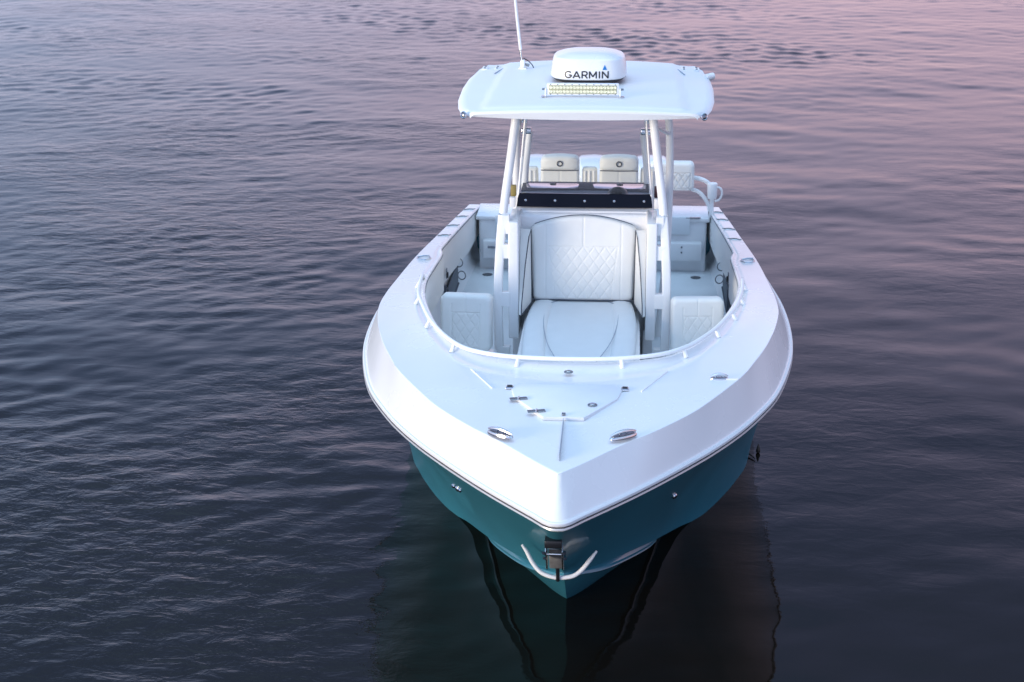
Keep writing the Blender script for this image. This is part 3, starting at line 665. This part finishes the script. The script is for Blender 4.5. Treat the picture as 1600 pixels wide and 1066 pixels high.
for s in (-1, 1):
    y = 4.83; e = empty('corner_light', (s * 1.012, 4.752, 2.868), top); e.rotation_euler = (math.radians(80), 0, s * .5)
    put('bezel', ring((0, 0, 0), .026, .007, 18, 8), STEEL, e); put('lens', lathe([(.022, -.01), (.022, .004), (.01, .010)], 14), DSTEEL, e)
    z = roofz(s * 1.0, 7.0)
    for dx in (-.035, .085):
        e = empty('mounting_plate', (s * (.99 - dx), 6.98, z + .006), top)
        put('plate', box((0, 0, 0), (.055, .16, .012), .004), POWDER, e)
        for dy in (-.05, .05): put('bolt', lathe([(.010, .005), (.010, .014), (.004, .017)], 10, c=(0, dy, 0)), DSTEEL, e)
    put('seam_strip', tube([(s * .90, 6.55, roofz(s*.9, 6.55) + .004), (s * .85, 6.85, roofz(s*.87, 6.85) + .004), (s * .80, 7.02, roofz(s*.85, 7.02) + .003)], .006, 6), SEAM, top)
put('outrigger_socket', tube([(1.10, 6.55, 2.885), (1.168, 6.6, 2.893)], [.034, .032], 14), POWDER, top)

# radar
rd = empty('radar_dome', (.012, 6.02, roofz(0, 6.0) - .004), boat, label='white radar dome with black lettering on the hardtop')
put('base', lathe([(.24, .0), (.27, .012), (.315, .030), (.338, .050), (.338, .056)], 64, ex=3.1), BLACK, rd)
prof = [(.338, .054), (.346, .066), (.346, .085), (.338, .145), (.328, .200), (.320, .222), (.306, .235)]
put('cover', lathe(prof + [(.250, .255), (.200, .267), (.150, .273), (.08, .276), (.002, .277)], 64, ex=3.1), GEL, rd, angle=18)
put('foot', tube([(0, -.26, -.01), (0, -.26, .03)], .02, 10), BLACK, rd)
def dome_r(h): return float(np.interp(h, [p[1] for p in prof], [p[0] for p in prof]))
def on_dome(x, h, off=.003):
    r = dome_r(h) + off
    a = abs(x) / r; y = r * max(1e-6, (1 - a ** 3.1)) ** (1 / 3.1); return (x, -y, h)
def arc_(cx, cy, rx, ry, a0, a1, n=18): return [(cx + rx * math.cos(math.radians(a)), cy + ry * math.sin(math.radians(a))) for a in np.linspace(a0, a1, n)]
GLY = {'G': (.95, [arc_(.5, .5, .44, .44, 42, 352), [(.94, .44), (.56, .44)]]), 'A': (.98, [[(.03, 0), (.49, .97)], [(.49, .97), (.95, 0)], [(.20, .30), (.78, .30)]]),
       'R': (.82, [[(.09, 0), (.09, 1)], [(.09, .95)] + arc_(.50, .70, .26, .25, 90, -90, 14) + [(.09, .45)], [(.46, .45), (.80, .0)]]),
       'M': (1.1, [[(.09, 0), (.09, 1)], [(.09, .97), (.54, .22)], [(.54, .22), (.99, .97)], [(.99, 0), (.99, 1)]]), 'I': (.28, [[(.14, 0), (.14, 1)]]), 'N': (.94, [[(.09, 0), (.09, 1)], [(.09, .97), (.85, .03)], [(.85, 0), (.85, 1)]])}
LW, LH, wd = .395, .062, .175
tot = sum(GLY[c][0] + .17 for c in 'GARMIN') - .17; px_, lev = 0.0, 0
for c in 'GARMIN':
    lm = MB()
    for st_ in GLY[c][1]:
        P = np.array(st_, float); P = np.concatenate([np.linspace(P[k], P[k + 1], 6)[:(None if k == len(P) - 2 else -1)] for k in range(len(P) - 1)]) if len(P) < 8 else P
        T = np.gradient(P, axis=0); T /= np.linalg.norm(T, axis=1)[:, None]; n = np.stack([-T[:, 1], T[:, 0]], 1) * wd / 2
        lev += 1; off = .003 + .00012 * (lev % 4)
        q = [[on_dome(-.013 + ((px_ + a[0]) / tot - .5) * LW, .072 + a[1] * LH, off) for a in (p - m, p + m)] for p, m in zip(P, n)]
        K = len(q); lm.add(np.array(q).reshape(-1, 3), [(2*k, 2*k+1, 2*k+3, 2*k+2) for k in range(K - 1)])
    lm.build('letter', LETTER, rd); px_ += GLY[c][0] + .17
put('emblem', ([on_dome(x, h) for x, h in ((.128, .146), (.168, .146), (.148, .190))], [(0, 1, 2)]), BLUE, rd)

# light bar
lb = empty('light_bar', (-.018, 5.17, roofz(0, 5.17)), boat, label='white LED light bar with yellow lenses on the hardtop front')
tilt = RX(math.radians(-12))
put('housing', box((0, .01, .066), (.62, .05, .10), .008, 2, None), POWDER, lb)
put('lens_tray', box((0, -.0165, .066), (.585, .006, .074), .002), mat('lens_tray', (.40, .39, .25), .3), lb)
l0 = None
for j in range(2):
    for i in range(20):
        x = -.277 + i * .02915; z = .0485 + j * .035
        if l0 is None:
            l0 = put('lamp_lens', lathe([(.0135, 0), (.0135, .003), (.010, .0045), (.006, .002), (.002, .001)], 12), LENS, lb); l0.rotation_euler = (math.radians(90), 0, 0); l0.location = (x, -.0195, z)
        else: xf(l0, lb, (x, -.0195, z), rot=(math.radians(90), 0, 0))
b0 = None
for i in range(10):
    for z in (.024, .109):
        if b0 is None:
            b0 = put('frame_screw', lathe([(.004, 0), (.004, .003)], 8), DSTEEL, lb); b0.rotation_euler = (math.radians(90), 0, 0); b0.location = (-.28 + i * .0622, -.016, z)
        else: xf(b0, lb, (-.28 + i * .0622, -.016, z), rot=(math.radians(90), 0, 0))
for s in (-1, 1):
    put('bracket', box((s * .322, .0, .03), (.012, .05, .09), .003), POWDER, lb)
    put('bracket_foot', box((s * .335, -.01, .004), (.045, .05, .008), .003), STEEL, lb)
    put('bolt', tube([(s * .326, 0, .066), (s * .352, 0, .066)], [.011, .009], 10), DSTEEL, lb)

# antenna, leaning a little to the left of the picture
an = empty('antenna', (-.64, 6.72, roofz(-.64, 6.72)), boat, label='thin white whip antenna on the hardtop left of the radar')
put('mount_plate', box((0, 0, .008), (.075, .10, .016), .005), POWDER, an)
put('ratchet', box((0, .0, .05), (.045, .05, .075), .012, 3), POWDER, an)
put('clamp_knob', tube([(.02, 0, .045), (.06, -.01, .035)], [.012, .016], 10), DSTEEL, an)
put('ferrule', tube([(-.006, 0, .07), (-.022, 0, .19)], .014, 12), STEEL, an)
put('whip', tube([(-.021, 0, .185), (-.055, 0, .50), (-.10, .0, 1.0), (-.17, 0, 1.8), (-.27, 0, 2.8)], [.0155, .0145, .012, .009, .005], 10), POWDER, an)
put('cable', tube(catmull([(.008, 0, .10), (.05, .01, .075), (.09, .03, .03), (.10, .05, .0)], 12), .005, 6), BLACK, an)

# ------------------------------------------------------------------ helm seats and leaning post
lp = empty('leaning_post', (0, 0, 0), boat)
put('post_body', box((0, 7.62, .88), (1.22, .56, .92), .03, 3), GEL, lp)
put('post_top', box((0, 7.62, 1.36), (1.26, .60, .05), .015, 3), GEL, lp)
for cx in (-.302, .292):
    hs = empty('helm_seat', (cx, 7.15, 0), boat)
    v, f = cushion(.195, .66, .10, rc=.04, r=.03, quilt=(.13, .15, .05, .47, .075, .09, .008), seams=(('x', 0, .47, .66, .005),), nu=44, nv=70)
    put('backrest', (frame(v, (0, .12, 1.24), (1, 0, 0), (0, .04, 1), (0, -1, 0)), f), CREAM, hs, angle=60)
    v, f = cushion(.195, .125, .15, rc=.045, r=.05, arch=.018, nu=40, nv=24)
    put('headrest', (frame(v, (0, .15, 1.835), (1, 0, 0), (0, .04, 1), (0, -1, 0)), f), CREAM, hs, angle=60)
    put('back_shell', box((0, .17, 1.56), (.37, .06, .72), .025, 3), GEL, hs)
    put('seat_cushion', box((0, -.10, 1.20), (.40, .42, .12), .04, 4), CREAM, hs)
    put('emblem', ring((0, -.004, 1.908), .025, .006, 20, 8, (0, -1, 0)), BLACK, hs)
    put('piping', tube([(-.19, .035, 1.832), (0, .03, 1.83), (.19, .035, 1.832)], .005, 6), PIPE, hs)
for cx in (-.60, -.003, .585):
    sd_ = empty('seat_armrest', (cx, 7.28, 0), boat)
    put('pad', box((0, 0, 1.62), (.15, .10, .46), .03, 3), CREAM, sd_)
    for dx in (-.045, .0, .045): put('rib', tube([(dx, -.052, 1.42), (dx, -.052, 1.82)], .012, 8), VINYL, sd_)

# ------------------------------------------------------------------ stern
tr2 = empty('transom', (0, 0, 0), boat)
put('transom_wall', box((0, 8.62, .70), (2.50, .36, .60), .03, 3), LINER, tr2)
put('transom_cap', box((0, 8.70, 1.00), (2.56, .56, .05), .015, 3), GEL, tr2)
for x in (-.80, .80):
    put('aft_locker', box((x, 8.40, .66), (.80, .12, .20), .012, 2), LINER, tr2)
    put('seat_pad', box((x * 1.02, 8.42, .94), (.50, .03, .20), .012, 2), mat('liner_grey_pad', (.70, .74, .76), .5) if x < 0 else bpy.data.materials['liner_grey_pad'], tr2)  # pad a little greyer than the liner round it
    put('drain', lathe([(.055, 0), (.055, .006), (.045, .008)], 20, c=(x * 1.42, 8.18, SZ + .001)), DSTEEL, tr2)
put('vent', box((1.10, 8.42, 1.031), (.16, .035, .008), .003), DSTEEL, tr2)
put('latch', lathe([(.012, 0), (.012, .012)], 10, c=(.97, 8.44, 1.02)), DSTEEL, tr2)
for z in (.72, .66): put('bolt', tube([(.98, 8.33, z), (.98, 8.35, z)], .010, 8), DSTEEL, tr2)
hnd = empty('washdown_tap', (-1.07, 8.31, .70), tr2)
put('handle', tube([(-.07, 0, 0), (.03, -.01, .0)], .014, 8), DSTEEL, hnd); put('knob', lathe([(.026, -.02), (.032, 0), (.026, .02)], 14, c=(.045, -.02, 0)), DSTEEL, hnd)
# outboard cowlings behind the transom
for cx in (-.68, -.015, .65):
    ob = empty('outboard_motor', (cx, 9.62, 0), boat)
    sec = []
    for y, hw, zt, zb in ((-.36, .13, 1.31, 1.22), (-.33, .19, 1.36, 1.16), (-.22, .235, 1.40, 1.10), (0, .25, 1.415, 1.06), (.25, .24, 1.39, 1.06), (.38, .18, 1.34, 1.10)):
        sec.append([(-hw*.62, y, zt), (0, y, zt + .012), (hw*.62, y, zt), (hw*.93, y, zt - .05), (hw, y, (zt+zb)/2), (hw*.88, y, zb + .02), (hw*.5, y, zb - .01), (0, y, zb - .02), (-hw*.5, y, zb - .01), (-hw*.88, y, zb + .02), (-hw, y, (zt+zb)/2), (-hw*.93, y, zt - .05)])
    V, F = loft(sec, True); F += [tuple(range(12))[::-1], tuple(60 + i for i in range(12))]
    put('cowling', (V, F), GEL, ob, angle=24)
    put('midsection', box((0, .02, .55), (.20, .30, 1.05), .03, 2), GEL, ob)
    put('mount_bracket', box((0, -.38, .78), (.26, .30, .34), .02, 2), DSTEEL, ob)

# side wall details
for s in (-1, 1):
    p = empty('side_pocket', (s * 1.40, 7.1, .62), boat)
    put('net_panel', box((0, 0, 0), (.012, .98, .24), .008, 2), GREYP, p)
    put('pocket_rim', tube([(-s*.008, -.50, .12), (-s*.008, -.50, -.12), (-s*.008, .50, -.12)], .010, 6), PIPE, p)
    for (y, z, nr) in ((7.35, .80, 0), (7.62, .58, 1)):
        e = empty('rope_ring', (s * 1.36, y, z), boat); put('loop', ring((0, 0, 0), .045, .006, 20, 6, (.35 * s, -1, .1)), DSTEEL, e)
    for (y, z) in ((8.0, .92), (6.3, 1.0)):
        e = empty('door_latch', (s * 1.365, y, z), boat)
        put('plate', box((0, 0, 0), (.012, .05, .10), .004), DSTEEL, e); put('lever', box((-s*.012, -.02, -.01), (.016, .03, .055), .005), BLACK, e)
    put('rod_tube', tube([(s * 1.36, 6.1, .94), (s * 1.36, 6.12, .60)], .014, 8), PIPE, boat)
    put('sole_seam', prism([(s*1.02, 5.5), (s*1.03, 5.5), (s*1.03, 7.0), (s*1.02, 7.0)], SZ, SZ + .004), SEAM, boat)

# ------------------------------------------------------------------ lift-out backrests (things of their own)
def bow_backrest(s, label):
    root = empty('bow_backrest', (s * 1.0, 4.55, .80), label=label, category='backrest', group='backrests of the bow lounge')
    yaw = RZ(math.radians(4 * s)); U = yaw @ Vector((1, 0, 0)); Vv = yaw @ Vector((0, .14, 1)).normalized(); Nn = U.cross(Vv)
    v, f = cushion(.225, .50, .13, rc=.05, r=.035, quilt=(.115, .125, .03, .345,  .085, .125, .0048), seams=(('x', 0, .345, .5, .005), ('x', .125, 0, .42, .004), ('x', -.125, 0, .42, .004)), nu=90, nv=100)
    put('cushion', (frame(v, (0, .10, .01), U, Vv, Nn), f), VINYL, root, angle=60)
    put('back_board', box((0, .115, .24), (.40, .02, .44), .01, 2, RX(math.radians(-8)) ), GEL, root)
    put('support_post', tube([(0, .10, .10), (0, .09, 0)], .02, 10), POWDER, root)
    return root
bow_backrest(-1, 'white quilted bow backrest in bluish shade inside the left coaming')
bow_backrest(1, 'white quilted bow backrest, creamy and bright, inside the right coaming')
for s in (-1, 1): put('bow_locker', box((s * .985, 4.25, .61), (.50, .90, .38), .03, 3), GEL, boat)
ab = empty('aft_backrest', (.86, 8.5, 1.03), label='white quilted backrest with tube arms plugged into the stern gunwale', category='backrest')
v, f = cushion(.24, .31, .12, rc=.05, r=.04, quilt=(.20, .20, .02, .20, .07, .11, .009), nu=60, nv=44)
put('cushion', (frame(v, (0, .06, .29), (1, 0, 0), (0, .05, 1), (0, -1, 0)), f), VINYL, ab, angle=60)
put('upper_arm', tube(catmull([(.22, .05, .42), (.32, .03, .405), (.40, .02, .36), (.435, .02, .24), (.44, .02, .08), (.44, .02, -.02)], 24), .024, 12), POWDER, ab)
put('lower_arm', tube(catmull([(.22, .05, .29), (.30, .03, .26), (.38, .02, .17), (.435, .02, .05)], 16), .022, 12), POWDER, ab)
put('cup_holder', lathe([(.045, .20), (.052, .22), (.056, .36), (.052, .37)], 20, c=(.44, .0, 0)), POWDER, ab)
put('loop_handle', tube(catmull([(.48, .0, .33), (.53, .0, .31), (.545, .0, .25), (.52, .0, .19), (.47, .0, .17)], 18), .012, 8), POWDER, ab)
put('support_leg', tube([(-.10, .08, .30), (-.10, .08, .0)], .022, 10), POWDER, ab)

# ------------------------------------------------------------------ bits afloat beside the boat
def tag(o, label, cat, group=None):
    o['label'] = label; o['category'] = cat
    if group: o['group'] = group
    return o
tag(put('floating_twig', tube(catmull([(1.42, 4.36, .012), (1.47, 4.29, .02), (1.52, 4.20, .012)], 10), [.004, .006, .007, .008, .008, .008, .007, .006, .005, .003], 7), WOOD), 'short dark twig floating off the hull, right of the boat', 'twig')
lv = lathe([(.002, -.01), (.035, .005), (.04, .02), (.025, .05), (.004, .085)], 10, c=(1.555, 4.36, 0), sx=.5, sy=.4)
tag(put('floating_leaf', lv, WOOD), 'dark curled leaf floating just beyond the twig', 'leaf')
